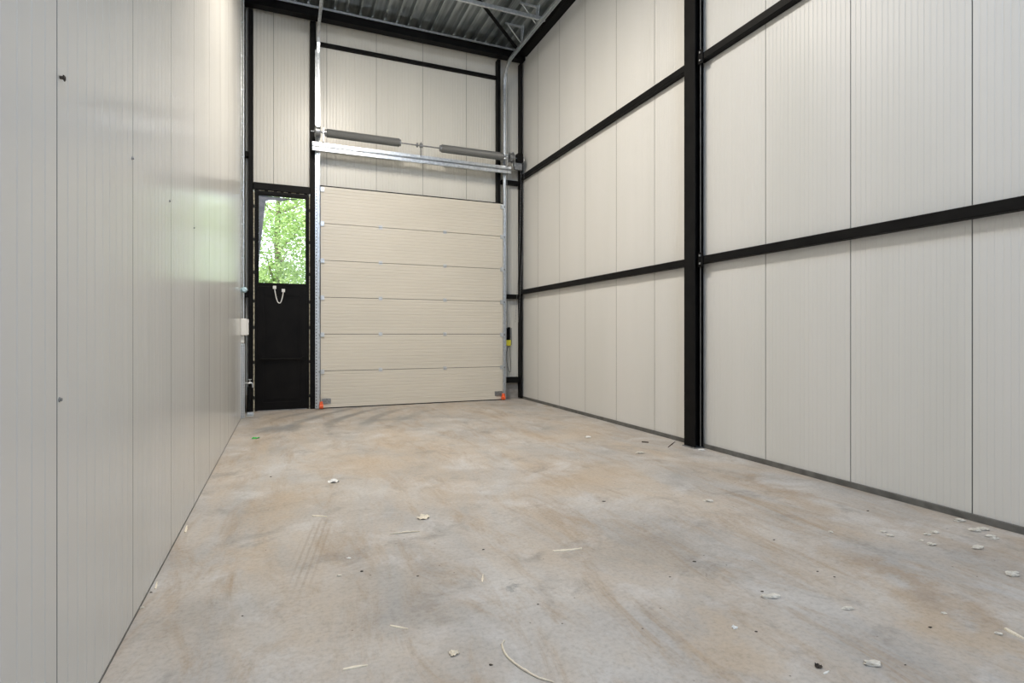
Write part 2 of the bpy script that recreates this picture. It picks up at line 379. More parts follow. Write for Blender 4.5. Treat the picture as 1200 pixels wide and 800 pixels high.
# beams under the roof deck
mb = MB(); mb.box(XL+.005, 4.96, 11.20, 11.38, 7.60, 7.612); mb.box(XL+.005, 4.96, 11.20, 11.38, 7.743, 7.755); mb.box(XL+.005, 4.96, 11.205, 11.215, 7.612, 7.743)
o = recentre(mb.build('roof_beam', M_black), (2.1, 11.29, 7.6)); tag(o, 'deep black steel beam across the top of the front wall under the roof deck', 'beam')
mb = MB(); mb.box(XL+.1, 4.79, 11.17, 11.185, 7.745, 7.785); mb.box(XL+.1, 4.79, 11.185, 11.24, 7.76, 7.78)
o = recentre(mb.build('deck_edge_angle', M_galv), (2.1, 11.18, 7.745)); tag(o, 'thin pale metal angle along the edge of the roof deck on top of the beam', 'angle')
mb = MB(); mb.box(4.80, 4.815, YB+.02, 11.16, 7.66, 7.785, c=.002); mb.box(4.815, 4.975, YB+.02, 11.16, 7.66, 7.675); mb.box(4.815, 4.975, YB+.02, 11.16, 7.77, 7.785)
o = recentre(mb.build('roof_beam', M_black), (4.89, 5, 7.66)); tag(o, 'black steel edge beam running along the top of the right wall', 'beam')
mb = MB(); mb.cyl((4.72, 11.0, 7.66), (-.5, 5.8, 7.66), .035, 10)
o = recentre(mb.build('wind_brace', M_black, smooth=True), (4.72, 11.0, 7.66)); tag(o, 'black diagonal wind brace rod under the corrugated roof', 'brace')

# ------------------------------------------------------------------ overhead door
DX0, DX1, DY, SH = .630, 4.455, 11.30, .7235
door = struct(empty('door_2', (2.54, DY, 0)))
for i in range(6):
    z0 = .022+i*SH; z1 = z0+SH-.010; mb = MB()
    pts = [(z0, 0)]; nn = 11
    for k in range(1, nn):
        z = z0+(z1-z0)*k/nn
        pts += [(z-.007, 0), (z-.002, .004), (z+.002, .004), (z+.007, 0)]
    pts.append((z1, 0)); m = len(pts)
    vs = [(x, DY+d, z) for x in (DX0, DX1) for (z, d) in pts]
    fs = [(j, m+j, m+j+1, j+1) for j in range(m-1)]
    e = len(vs); vs += [(DX0, DY+.045, z0), (DX1, DY+.045, z0), (DX0, DY+.045, z1), (DX1, DY+.045, z1)]
    fs += [(e, e+2, e+3, e+1), tuple(range(m))+(e+2, e), tuple(range(m, 2*m))[::-1]+(e+1, e+3), (0, e, e+1, m), (m-1, 2*m-1, e+3, e+2)]
    mb.add(vs, fs); s = under(mb.build('door_section', M_door), door)
mb = MB(); mb.box(DX0, DX1, DY+.004, DY+.045, .002, .022); mb.box(DX0, DX1, DY+.048, DY+.06, .02, 4.37); mb.box(DX0-.02, DX1+.02, DY+.01, DY+.06, 4.363, 4.378); mb.box(DX0-.08, DX0+.01, DY+.076, DY+.10, .002, 4.37); mb.box(DX1-.018, DX1+.0, DY+.05, DY+.072, .002, 4.37)
under(mb.build('rubber_seal', M_rubber), door)
# galvanised end caps of the sections
for xa in (DX0-.002, DX1-.02):
    mb = MB(); mb.box(xa, xa+.022, DY-.004, DY-.0005, .03, 4.35); under(mb.build('end_cap', M_door), door)
for i in range(1, 6):
    z = .017+i*SH
    for x in (1.78, 3.13):
        mb = MB(); mb.box(x-.035, x+.035, DY-.008, DY-.0005, z-.035, z+.035, c=.002); mb.cyl((x-.04, DY-.01, z), (x+.04, DY-.01, z), .009, 8)
        under(mb.build('hinge', M_galv), door)
for i in range(0, 7):
    z = .017+i*SH if i < 6 else 4.30
    if i == 0: continue
    for sx, x in ((1, DX0+.03), (-1, DX1-.03)):
        mb = MB(); mb.box(x-.035, x+.035, DY-.03, DY-.0045, z-.055, z+.03, c=.003)
        hg = under(mb.build('roller_hinge', M_galv), door)
        mb = MB(); mb.cyl((x-sx*.036, DY-.025, z-.015), (x-sx*.056, DY-.025, z-.015), .006, 8); mb.cyl((x-sx*.056, DY-.025, z-.015), (x-sx*.066, DY-.025, z-.015), .019, 14)
        under(mb.build('roller', M_galvdark, smooth=True), door).parent = hg
for sx, x in ((1, DX0), (-1, DX1)):
    mb = MB(); a, b_ = sorted((x+sx*.015, x+sx*.19)); mb.box(a, b_, DY-.02, DY-.001, .10, .20, c=.003)
    a, b_ = sorted((x+sx*.06, x+sx*.16)); mb.box(a, b_, DY-.028, DY-.02, .12, .18, c=.002)
    under(mb.build('bottom_bracket', M_galvdark), door); door.children[-1]['label'] = 'dark grey metal bottom bracket'
    mb = MB(); x2 = x+sx*.005; mb.cyl((x2-.035, DY-.05, .055), (x2+.035, DY-.05, .055), .045, 14); mb.box(x2-.03, x2+.03, DY-.07, DY-.03, .08, .15, c=.008)
    under(mb.build('roller_guard', M_orange, smooth=True), door); door.children[-1]['label'] = 'bright orange plastic roller guard'

def perforated(x0, x1, y, z0, z1, step, hole, cols, frac):
    """a thin plate facing -y whose slots are dark faces of the same sheet"""
    mb = MB(); xs = [x0]; c = (x1-x0)/cols
    for k in range(cols): m_ = x0+c*(k+.5); xs += [m_-c*frac/2, m_+c*frac/2]
    xs.append(x1); zs = [z0]; z = z0+step/2
    while z+hole < z1: zs += [z, z+hole]; z += step
    zs.append(z1); nx = len(xs)
    mb.add([(x, y, z) for z in zs for x in xs], [])
    for j in range(len(zs)-1):
        for i in range(nx-1):
            mb.f.append((j*nx+i, j*nx+i+1, (j+1)*nx+i+1, (j+1)*nx+i)); mb.m.append(1 if (i % 2 and j % 2) else 0)
    mb.add([(x0, y+.002, z0), (x1, y+.002, z0), (x1, y+.002, z1), (x0, y+.002, z1)], [(3, 2, 1, 0)])
    return mb
# guide rails: vertical, curve, then horizontal under the roof
def rail(xa, sx, label):
    r = empty('guide_rail', (xa, 11.27, 0)); tag(r, label, 'rail')
    path = [(11.255, z) for z in (.012, 2, 4, 6.95)]
    for k in range(1, 9):
        a = k/8*PI/2; path.append((11.255-.45+.45*math.cos(a), 6.95+.45*math.sin(a)))
    path.append((8.0, 7.40)); path.append((6.4, 7.40))
    prof = [(0, -.03), (0, .03), (.008, .03), (.008, -.022), (.05, -.022), (.05, .012), (.056, .012), (.056, -.03)]
    mb = MB(); vs = []; n = len(prof)
    for i, (y, z) in enumerate(path):
        a0 = path[max(i-1, 0)]; a1 = path[min(i+1, len(path)-1)]
        t = Vector((0, a1[0]-a0[0], a1[1]-a0[1])).normalized(); nrm = Vector((0, -t.z, t.y))
        for (u, v) in prof:
            p = Vector((xa-sx*.028+sx*u, y, z)) + nrm*v; vs.append(p)
    fs = []
    for i in range(len(path)-1):
        for k in range(n):
            q = (i*n+k, i*n+(k+1) % n, (i+1)*n+(k+1) % n, (i+1)*n+k); fs.append(q)
    fs += [tuple(range(n))[::-1], tuple(range((len(path)-1)*n, len(path)*n))]
    mb.add(vs, fs); under(mb.build('track', M_galv), r)
    # mounting angle with its row of slots
    mb = MB(); xo = xa-sx*.055
    a, b_ = sorted((xo, xo+sx*.004)); mb.box(a, b_, 11.29, 11.372, .012, 7.0)
    a, b_ = sorted((xo-sx*.002, xo+sx*.045)); mb.box(a, b_, 11.291, 11.296, .012, 7.0)
    under(mb.build('mounting_angle', M_galv), r)
    a, b_ = sorted((xo-sx*.002, xo+sx*.045)); mb = perforated(a, b_, 11.287, .012, 4.36, .06, .024, 1, .35)
    under(mb.build('slotted_strip', (M_galv, M_rubber)), r)
    return r
rail(.585, 1, 'galvanised guide rail on the left side of the overhead door, running up to the roof')
rail(4.475, -1, 'galvanised guide rail on the right side of the overhead door, curving back under the roof')
# rests across the rails
mb2 = MB(); mb2.box(.50, 4.57, 9.38, 9.386, 7.432, 7.50, c=.001); mb2.box(.50, 4.57, 9.386, 9.42, 7.494, 7.50); mb2.box(.50, 4.57, 9.386, 9.42, 7.432, 7.438)
o = recentre(mb2.build('track_crossbar', M_galv), (2.5, 9.4, 7.432)); tag(o, 'pale galvanised crossbar between the two door tracks under the roof', 'bar')
def hanger(y, label):
    mb = MB(); x = 4.475
    mb.box(x-.017, x+.017, y-.003, y+.003, 7.435, ZD-.002)
    mb.ring([(x, y-.02, 7.44), (x, y-.42+.3, ZD-.03)], .012, 6); mb.ring([(x, y+.01, 7.44), (x-.32, y+.01, ZD-.002)], .012, 6); mb.box(x-.36, x+.03, y-.02, y+.02, ZD-.03, ZD-.002)
    o = recentre(mb.build('track_hanger', M_galv), (x, y, 7.435)); tag(o, label, 'hanger', None)
hanger(10.3, 'galvanised triangular hanger holding the right track, the one nearer the front wall')
hanger(9.56, 'galvanised triangular hanger holding the right track, at the crossbar')

# header rail and spring shaft
mb = MB(); y0 = 11.15
mb.box(.47, 4.60, y0+.05, y0+.054, 5.005, 5.165)
for za in (5.005, 5.085, 5.16): mb.box(.47, 4.60, y0+.02, y0+.05, za, za+.005)
mb.box(.47, 4.60, y0+.015, y0+.02, 5.005, 5.07, c=.001); mb.box(.47, 4.60, y0+.015, y0+.02, 5.10, 5.165, c=.001)
o = recentre(mb.build('header_channel', M_galv), (2.5, y0, 5.0)); tag(o, 'bright galvanised double channel spanning above the overhead door', 'channel')

sh = empty('torsion_spring_shaft', (2.56, 11.09, 5.17)); tag(sh, 'spring shaft with two grey torsion springs above the overhead door', 'spring shaft')
SY, SZ = 11.09, 5.335
mb = MB(); mb.cyl((.44, SY, SZ), (4.695, SY, SZ), .0135, 12); under(mb.build('shaft', M_galvdark, smooth=True), sh)
def spring(xa, xb):
    mb = MB(); pts = []; rads = []; n = 150
    for i in range(n+1):
        pts.append((xa+(xb-xa)*i/n, SY, SZ)); rads.append(.084 if i % 2 else .078)
    mb.ring(pts, rads, 20); s = under(mb.build('torsion_spring', M_spring, smooth=True), sh)
    for x in (xa-.035, xb):
        m2 = MB(); m2.ring([(x, SY, SZ), (x+.03, SY, SZ)], .066, 18); m2.ring([(x-.012, SY, SZ), (x, SY, SZ)], .035, 12)
        under(m2.build('winding_cone', M_galvdark, smooth=True), sh)
spring(.73, 2.12); spring(3.0, 4.36)
for x, s in ((.565, 1), (4.56, -1)):
    mb = MB(); prof = [(-.055, .085), (-.045, .12), (-.035, .12), (-.03, .095), (.03, .095), (.035, .105), (.045, .105), (.055, .05)]
    mb.ring([(x+s*a, SY, SZ) for a, _ in prof], [q for _, q in prof], 20); d = under(mb.build('cable_drum', M_galvdark, smooth=True), sh)
    d['label'] = 'grooved brownish grey cable drum'
for x in (.665, 4.47, 4.64):
    mb = MB(); mb.box(x-.004, x+.004, SY-.06, SY+.074, SZ-.19, SZ+.07, c=.001); mb.ring([(x-.015, SY, SZ), (x+.015, SY, SZ)], .04, 14)
    under(mb.build('end_bracket', M_galv), sh)
mb = MB(); mb.box(2.565, 2.573, SY-.03, SY+.074, SZ-.19, SZ+.07, c=.001); mb.ring([(2.54, SY, SZ), (2.60, SY, SZ)], .045, 14)
mb.ring([(2.47, SY, SZ), (2.50, SY, SZ)], .045, 14); under(mb.build('centre_bracket', M_galvdark), sh)
# lifting cables
for x, s, nm in ((.615, 1, 'left'), (4.455, -1, 'right')):
    mb = MB(); mb.cyl((x, SY+.02, .15), (x+s*-.03, SY+.02, SZ-.125), .0035, 6)
    o = recentre(mb.build('lifting_cable', M_galvdark, smooth=True), (x, SY, .15)); tag(o, 'thin steel lifting cable down the %s edge of the overhead door' % nm, 'cable')

# chain hoist gearbox at the right end and its hand chain
g = empty('chain_hoist', (4.76, 11.2, 5.25)); tag(g, 'black chain hoist gear box at the right end of the spring shaft', 'chain hoist')
mb = MB(); mb.box(4.70, 4.83, 11.02, 11.17, 5.24, 5.44, c=.012); under(mb.build('gear_case', M_black), g)
mb = MB(); mb.ring([(4.831, 11.10, 5.30), (4.845, 11.10, 5.30), (4.858, 11.10, 5.30)], [.085, .075, .085], 20); under(mb.build('chain_wheel', M_galvdark, smooth=True), g)
mb = MB(); mb.box(4.66, 4.83, 11.08, 11.15, 5.09, 5.239, c=.004); under(mb.build('bracket', M_galvdark), g)
for yy in (11.185, 11.015):
    mb = MB(); n = 110
    for i in range(n):
        z = 5.28-(5.28-1.72)*i/n; z2 = z-.024; x = 4.848-.14*(i/n)**2
        if i % 2: mb.box(x-.006, x+.006, yy-.0015, yy+.0015, z2, z)
        else: mb.box(x-.0015, x+.0015, yy-.006, yy+.006, z2, z)
    under(mb.build('hand_chain', M_galvdark), g)['label'] = 'long thin steel hand chain'
mb = MB()
k = empty('chain_keeper', (4.66, 11.46, 1.45)); tag(k, 'small black chain keeper with a yellow label right of the overhead door', 'chain keeper')
mb = MB(); mb.box(4.62, 4.75, 11.49, YF-.001, 1.22, 1.60, c=.002); under(mb.build('back_plate', M_galvdark), k)
mb = MB(); mb.box(4.55, 4.63, 11.43, YF-.001, 1.30, 1.60, c=.006); mb.box(4.65, 4.69, 11.43, 11.49, 1.33, 1.62, c=.005); under(mb.build('holder', M_black), k)
mb = MB(); mb.box(4.58, 4.70, 11.418, 11.43, 1.20, 1.33, c=.003); under(mb.build('label_plate', M_yellow), k); k.children[-1]['label'] = 'yellow warning plate'
mb = MB(); pts = []
for i in range(25):
    a = i/24*2*PI; pts.append((4.69+.10*math.sin(a)*(.5-.5*math.cos(a/2)), 11.45, .90+.30*math.cos(a)))
mb.ring(pts, .005, 6); o = recentre(mb.build('rope_loop', M_dirt, smooth=True), (4.69, 11.45, 1.2)); tag(o, 'thin dark rope loop hanging under the chain keeper', 'rope')
mb = MB(); mb.box(4.50, 4.55, 11.46, YF-.001, 2.40, 2.56, c=.005)
o = recentre(mb.build('junction_box', M_black), (4.52, 11.5, 2.4)); tag(o, 'small black box on the wall right of the overhead door above the middle rail', 'box')

# ------------------------------------------------------------------ pedestrian door with glazed top
d1 = struct(empty('door_1', (-.07, 11.40, 0)))
ya, yb = 11.40, 11.46
mb = MB(); mb.box(-.545, -.495, ya, yb+.03, 0, 4.185, c=.003); mb.box(.375, .42, ya, yb+.03, 0, 4.185, c=.003); mb.box(-.495, .375, ya, yb+.03, 4.13, 4.185, c=.003)
mb.box(-.495, .375, ya, yb+.03, 2.37, 2.42, c=.003)
under(mb.build('door_frame', M_blackdoor), d1)
mb = MB(); mb.box(-.4945, -.40, ya+.004, yb, .013, 2.368, c=.002); mb.box(.27, .3745, ya+.004, yb, .013, 2.368, c=.002)
mb.box(-.40, .27, ya+.004, yb, .013, .16, c=.003); mb.box(-.40, .27, ya+.004, yb, 2.20, 2.368, c=.003); mb.box(-.40, .27, ya+.014, yb-.005, .16, 2.20)
under(mb.build('door_leaf', M_blackdoor), d1)
mb = MB(); mb.box(-.35, .22, ya+.006, ya+.0135, .21, 2.14, c=.003); under(mb.build('door_panel', M_blackdoor), d1)
mb = MB(); mb.ring([(-.43, ya-.045, .985), (.30, ya-.045, .985)], .018, 12); mb.box(-.455, -.425, ya-.06, ya+.003, .96, 1.01, c=.004); mb.box(.29, .335, ya-.06, ya+.003, .95, 1.03, c=.004)
under(mb.build('push_bar', M_black, smooth=True), d1)
mb = MB(); mb.box(-.5, .38, ya-.01, yb, 0.0, .012); under(mb.build('threshold', M_galvdark), d1)
w1 = struct(empty('window_1', (-.06, 11.43, 2.42)))
mb = MB(); mb.box(-.495, -.475, ya+.01, yb, 2.42, 4.13, c=.003); mb.box(.355, .375, ya+.01, yb, 2.42, 4.13, c=.003); mb.box(-.475, .355, ya+.01, yb, 2.42, 2.44, c=.003); mb.box(-.475, .355, ya+.01, yb, 4.105, 4.13, c=.003)
under(mb.build('window_frame', M_blackdoor), w1)
mb = MB(); mb.box(-.475, .355, 11.435, 11.441, 2.44, 4.105); under(mb.build('window_pane', M_glass), w1)
# grey-violet film left on the outer side of the glass
mb = MB(); n = 12; L_ = [(-.474, 4.10)]
for k in range(n+1): L_.append((-.474+.11*(1-(k/n)**1.1), 4.10-1.0*k/n))
pts = [(-.474, 4.104)]+[(-.474+.115, 4.104)]+[(-.474+.115*(1-(k/n)), 4.0-1.15*k/n) for k in range(n+1)]
mb.add([(x, 11.448, z) for x, z in pts]+[(x, 11.452, z) for x, z in pts], [tuple(range(len(pts))), tuple(range(len(pts), 2*len(pts)))[::-1]]+[(i, i+len(pts), (i+1) % len(pts)+len(pts), (i+1) % len(pts)) for i in range(len(pts))])
pts = [(-.36, 4.104)]+[(-.36+.60*k/10, 4.0+.02*math.sin(k)+.0095*k) for k in range(11)]
mb.add([(x, 11.448, z) for x, z in pts]+[(x, 11.452, z) for x, z in pts], [tuple(range(len(pts))), tuple(range(len(pts), 2*len(pts)))[::-1]]+[(i, i+len(pts), (i+1) % len(pts)+len(pts), (i+1) % len(pts)) for i in range(len(pts))])
under(mb.build('protective_film', M_film), w1)
# beige foam joints with black packers on both sides and above the frame
def joint(x0, x1, z0, z1, label, horiz=False):
    r = empty('foam_joint', ((x0+x1)/2, 11.42, z0)); tag(r, label, 'foam joint')
    mb = MB(); mb.box(x0, x1, 11.41, 11.50, z0, z1); under(mb.build('foam', M_foam), r)
    for t in (.06, .22, .38, .5, .63, .78, .93):
        mb = MB()
        if horiz: c = x0+(x1-x0)*t; mb.box(c-.03, c+.03, 11.402, 11.409, z0-.002, z1+.002)
        else: c = z0+(z1-z0)*t; mb.box(x0-.002, x1+.002, 11.402, 11.409, c-.03, c+.03)
        under(mb.build('packer', M_rubber), r)
joint(-.569, -.549, .01, 4.17, 'beige foam joint along the left side of the black door frame')
joint(.423, .4345, .01, 4.17, 'beige foam joint along the right side of the black door frame')
joint(-.565, .43, 4.1865, 4.199, 'beige foam joint across the top of the black door frame', True)
# cable loop with two white plugs
c = empty('cable_loop', (-.14, 11.39, 2.1)); tag(c, 'white cable loop with two square plugs hanging on the black door under the glass', 'cable')
mb = MB(); pts = []
for i in range(21):
    t = i/20; x = -.20+.155*t; z = 2.34-.06*t - .25*(1-abs(2*t-1)**2.4); pts.append((x, ya-.012, z))
mb.ring(pts, .009, 8); under(mb.build('cable', M_white, smooth=True), c)
for x, z in ((-.20, 2.355), (-.045, 2.30)):
    mb = MB(); mb.box(x-.03, x+.03, ya-.03, ya+.003, z-.03, z+.03, c=.004); under(mb.build('plug', M_white), c)

# ------------------------------------------------------------------ services in the left corner
def pipes():
    r = empty('conduit', (XL+.03, 10.5, 1.75)); tag(r, 'tall galvanised conduit strip with brackets going up the left wall above the white box', 'conduit')
    mb = MB(); mb.box(XL+.035, XL+.055, 10.49, 10.51, 1.735, 7.7, c=.002); under(mb.build('strip', M_galv), r)
    mb = MB(); mb.cyl((XL+.012, 10.45, 1.735), (XL+.012, 10.45, 7.7), .009, 8); under(mb.build('pipe', M_galv, smooth=True), r)
    for k in range(10):
        z = 2.2+k*.58; mb = MB(); mb.box(XL+.001, XL+.034, 10.47, 10.50, z-.008, z+.008); under(mb.build('bracket', M_galv), r)
pipes()
b = empty('electric_box', (XL+.07, 10.5, 1.44)); tag(b, 'white electric box on the left wall beside the black corner column', 'electric box')
mb = MB(); mb.box(XL+.001, XL+.10, 10.42, 10.56, 1.44, 1.73, c=.008); under(mb.build('case', M_white), b)
mb = MB(); mb.box(XL+.10, XL+.125, 10.43, 10.55, 1.45, 1.72, c=.006); under(mb.build('cover', M_white), b)
mb = MB(); mb.box(XL+.1255, XL+.14, 10.46, 10.53, 1.48, 1.66, c=.003); under(mb.build('switch', M_black), b)
t = empty('cable_tray', (XL+.03, 10.5, .01)); tag(t, 'perforated galvanised cable tray standing on the floor under the white electric box', 'cable tray')
mb = MB(); mb.box(XL+.060, XL+.063, 10.503, 10.54, .01, 1.30); mb.box(XL+.001, XL+.004, 10.503, 10.54, .01, 1.30)
under(mb.build('tray', M_galv), t)
mb = perforated(XL+.002, XL+.063, 10.50, .01, 1.30, .045, .02, 2, .35)
under(mb.build('slotted_face', (M_galv, M_rubber)), t)
mb = MB(); mb.box(XL+.001, XL+.055, 10.48, 10.53, 1.31, 1.435, c=.006)
o = recentre(mb.build('conduit_sleeve', M_white), (XL+.03, 10.5, 1.31)); tag(o, 'white plastic sleeve between the electric box and the perforated tray', 'sleeve')
mb = MB(); mb.ring([(XL+.06, 10.41, 2.22), (XL+.06, 10.38, 2.22), (XL+.06, 10.36, 2.22)], [.05, .048, .03], 20); mb.box(XL+.001, XL+.06, 10.41, 10.43, 2.19, 2.25)
o = recentre(mb.build('round_fitting', M_blue, smooth=True), (XL+.05, 10.46, 2.22)); tag(o, 'small round pale blue fitting on the left wall level with the door glass', 'fitting')
# tap
tp = empty('water_tap', (XL+.1, 10.9, .6)); tag(tp, 'silver water tap on a thin pipe low in the left corner', 'tap')
mb = MB(); mb.cyl((XL+.003, 10.9, .58), (XL+.10, 10.9, .58), .013, 10); mb.ring([(XL+.10, 10.9, .58), (XL+.145, 10.9, .585), (XL+.165, 10.9, .56), (XL+.168, 10.9, .50)], [.02, .018, .014, .013], 10)
under(mb.build('spout', M_galv, smooth=True), tp)
mb = MB(); mb.cyl((XL+.12, 10.9, .59), (XL+.12, 10.9, .64), .009, 8); mb.box(XL+.09, XL+.15, 10.89, 10.91, .64, .652, c=.003); under(mb.build('handle', M_galv), tp)
mb = MB(); mb.box(XL+.068, XL+.13, 11.10, 11.2, .03, .52, c=.006)
o = recentre(mb.build('meter_box', M_black), (XL+.1, 11.15, .03)); tag(o, 'black box on the floor below the tap in the left corner', 'box')
o.location.z -= .03
mb = MB(); mb.box(XL+.07, XL+.18, 10.75, 10.95, .0, .012, c=.002); mb.box(XL+.07, XL+.18, 10.945, 10.95, .012, .05)
o = recentre(mb.build('floor_bracket', M_galv), (XL+.12, 10.85, 0)); tag(o, 'small galvanised angle plate on the floor in the left corner', 'plate')

# screws and a hook on the left wall
def screw(y, z, txt, hook=False):
    mb = MB()
    if hook:
        mb.cyl((XL, y, z), (XL+.012, y, z), .006, 8); mb.box(XL+.010, XL+.014, y-.006, y+.012, z-.004, z+.008); mb.ring([(XL+.012, y, z), (XL+.014, y-.001, z-.012)], [.005, .002], 6)
    else:
        mb.ring([(XL, y, z), (XL+.003, y, z)], .009, 12); mb.ring([(XL+.003, y, z), (XL+.009, y, z)], .0055, 6)
    o = recentre(mb.build('screw_tip' if hook else 'screw', M_dirt if hook else M_galvdark), (XL, y, z)); tag(o, txt, 'screw')
screw(2.335, 2.345, 'dark bent screw tip sticking out of the left wall, nearest of all', True)
screw(3.29, 2.35, 'small screw head in the left wall, second from the camera')
screw(4.25, 2.35, 'small screw head in the left wall beside the green reflection')
screw(5.3, 2.36, 'tiny screw head in the left wall, farthest of the row')
screw(2.33, 1.235, 'small screw head in the nearest panel joint of the left wall, low down')

# ------------------------------------------------------------------ litter on the floor
def sliver(px, py, px2, py2, wid, label, m=M_wood, lift=0.0, bend=.0, kind='wood_sliver', cat='wood sliver'):
    a = floor_at(px, py); b_ = floor_at(px2, py2); mb = MB(); n = 9; d = (b_-a); s = Vector((-d.y, d.x, 0)).normalized(); vs = []
    for i in range(n+1):
        t = i/n; c = a+d*t + s*(bend*math.sin(PI*t)) + Vector((0, 0, lift*t)); ww = wid*(.35+.65*math.sin(PI*min(.97, t+.12)))*random.uniform(.8, 1.15); h = wid*.35
        for (u, z) in ((-ww/2, 0), (ww/2, 0), (ww/2*.7, h), (-ww/2*.8, h*.8)): vs.append(c+s*u+Vector((0, 0, z)))
    fs = [(i*4+k, i*4+(k+1) % 4, i*4+4+(k+1) % 4, i*4+4+k) for i in range(n) for k in range(4)]+[(3, 2, 1, 0), (n*4, n*4+1, n*4+2, n*4+3)]
    mb.add(vs, fs); o = recentre(mb.build(kind, m), a); tag(o, label, cat); return o
def crumb(px, py, wpx, label, m=M_crumb, kind='foam_crumb', cat='crumb', flat=.6, asp=.75, lobes=1):
    p = floor_at(px, py); r0 = wpx/2*(CAMH/(py-HOR))*(.62 if m is M_dirt else 1.0); flat = flat*.5; ax = Vector((math.cos(YAW), -math.sin(YAW), 0)); ay = Vector((math.sin(YAW), math.cos(YAW), 0)); mb = MB(); sd = random.uniform(0, 99)
    for l in range(lobes):
        ang = random.uniform(0, 6.28); off = Vector((math.cos(ang), math.sin(ang), 0))*(r0*.45 if lobes > 1 else 0)*(1 if l else -1)
        r_ = r0*(1 if lobes == 1 else .62)*random.uniform(.8, 1.15); nu, nv = 12, 7; vs = []; fs = []; hh = r_*flat
        for j in range(nv+1):
            ph = PI*j/nv
            for i in range(nu):
                th = 2*PI*i/nu; q = Vector((math.sin(ph)*math.cos(th), math.sin(ph)*math.sin(th), math.cos(ph)))
                k_ = 1+.6*noise.noise(q*1.9+Vector((sd+l*7, 0, 0)))+.3*noise.noise(q*5+Vector((sd, 3, 0)))
                z = max(0, hh*.8+q.z*hh*k_); vs.append(p+off+ax*(q.x*r_*1.2*k_)+ay*(q.y*r_*asp*1.1*k_)+Vector((0, 0, z)))
        for j in range(nv):
            for i in range(nu): fs.append((j*nu+i, (j+1)*nu+i, (j+1)*nu+(i+1) % nu, j*nu+(i+1) % nu))
        mb.add(vs, fs)
    o = recentre(mb.build(kind, m), p); tag(o, label, cat); return o
def scrap(px, py, wpx, label, m=M_paper, kind='paper_scrap', cat='scrap', hgt=.25):
    p = floor_at(px, py); r0 = wpx/2*(CAMH/(py-HOR)); mb = MB(); n = 7; vs = []; sd = random.uniform(0, 50)
    for s_ in (0, .0012):
        for j in range(n+1):
            for i in range(n+1):
                u, v = i/n*2-1, j/n*2-1; rr = max(abs(u), abs(v)); f = 1-.3*noise.noise(Vector((math.atan2(v, u)*1.5, sd, 0)))
                if rr > 0: l = math.hypot(u, v); u, v = u/l*rr*f, v/l*rr*f
                z = abs(noise.noise(Vector((u*1.7+sd, v*1.7, 0))))*r0*hgt*2.2; vs.append(p+Vector((u*r0, v*r0*.9, z+s_)))
    fs = []; K = (n+1)**2
    for j in range(n):
        for i in range(n):
            a = j*(n+1)+i; fs += [(a, a+n+1, a+n+2, a+1), (K+a, K+a+1, K+a+n+2, K+a+n+1)]
    for i in range(n):
        for (a, b_) in ((i, i+1), (n*(n+1)+i+1, n*(n+1)+i), ((i+1)*(n+1), i*(n+1)), (i*(n+1)+n, (i+1)*(n+1)+n)): fs.append((a, b_, K+b_, K+a))
    mb.add(vs, fs); o = recentre(mb.build(kind, m), p); tag(o, label, cat); return o
def strand(pix, r, label, m=M_wood):
    P = [floor_at(*q) for q in pix]; pts = []
    for i in range(len(P)-1):
        p0, p1, p2, p3 = P[max(i-1, 0)], P[i], P[i+1], P[min(i+2, len(P)-1)]
        for k in range(6):
            t = k/6; pts.append(.5*((2*p1)+(p2-p0)*t+(2*p0-5*p1+4*p2-p3)*t*t+(3*p1-p0-3*p2+p3)*t**3))
    pts.append(P[-1]); n = len(pts)
    rads = [r*(.45+.55*math.sin(PI*min(.95, max(.08, i/(n-1)))))*random.uniform(.85, 1.2) for i in range(n)]
    pts = [p+Vector((0, 0, rads[i])) for i, p in enumerate(pts)]
    mb = MB(); mb.ring(pts, rads, 7); o = recentre(mb.build('wood_strand', m, smooth=True), P[0]); tag(o, label, 'wood strand')

scrap(390.5, 564.5, 13, 'white paper scrap on the floor in front of the overhead door', hgt=.3)
sliver(366, 604.5, 383, 605.5, .022, 'short pale wood sliver left of the curved thin strand')
sliver(217, 624, 219, 616, .018, 'white wood splinter lying against the foot of the left wall, the farther one')
sliver(182, 690, 184, 682, .012, 'thin white splinter at the foot of the left wall, the middle one')
crumb(177, 694, 5, 'dark speck of dirt at the foot of the left wall', M_dirt, 'dirt_speck', 'dirt')
crumb(166, 712, 5, 'pale crumb at the foot of the left wall, nearest the camera')
scrap(299.5, 513.5, 9, 'bright green plastic scrap near the left corner', M_green, 'plastic_scrap')
crumb(409, 654, 4, 'white crumb on the floor, left one of two beside the dark specks', M_paper)
crumb(397, 674.5, 4.5, 'cream crumb just below the white one on the left part of the floor')
sliver(457, 733, 478, 737, .013, 'pale wood sliver above the forked splinter in the foreground')
o = sliver(402, 785, 431, 780, .017, 'largest forked wood splinter in the left foreground', bend=.004)
strand([(457, 626), (470, 624.8), (482, 623.5), (492, 622.8)], .006, 'thin straight pale strand of wood beside the yellowish chip')
scrap(497, 606.5, 15, 'yellowish crumpled chip in the middle of the floor', M_wood, 'wood_chip', 'wood chip', .3)
sliver(648, 646, 682, 643, .022, 'long white wood sliver in the middle of the floor', bend=-.006)
sliver(565, 682, 566, 673, .012, 'small upright looking white splinter in the middle of the floor')
crumb(624.7, 639, 3.5, 'tiny white speck left of the long white sliver')
scrap(532, 766, 12, 'pale square chip left of the long curved strand', M_wood, 'wood_chip', 'wood chip', .5)
crumb(575, 779, 5, 'small brownish crumb between the square chip and the curved strand', M_dirt, 'dirt_speck', 'dirt')
strand([(591, 751), (588.5, 757), (593, 768), (602, 777), (615, 786), (632, 795), (649, 799.5)], .0055, 'long curved strand of wood in the centre foreground')
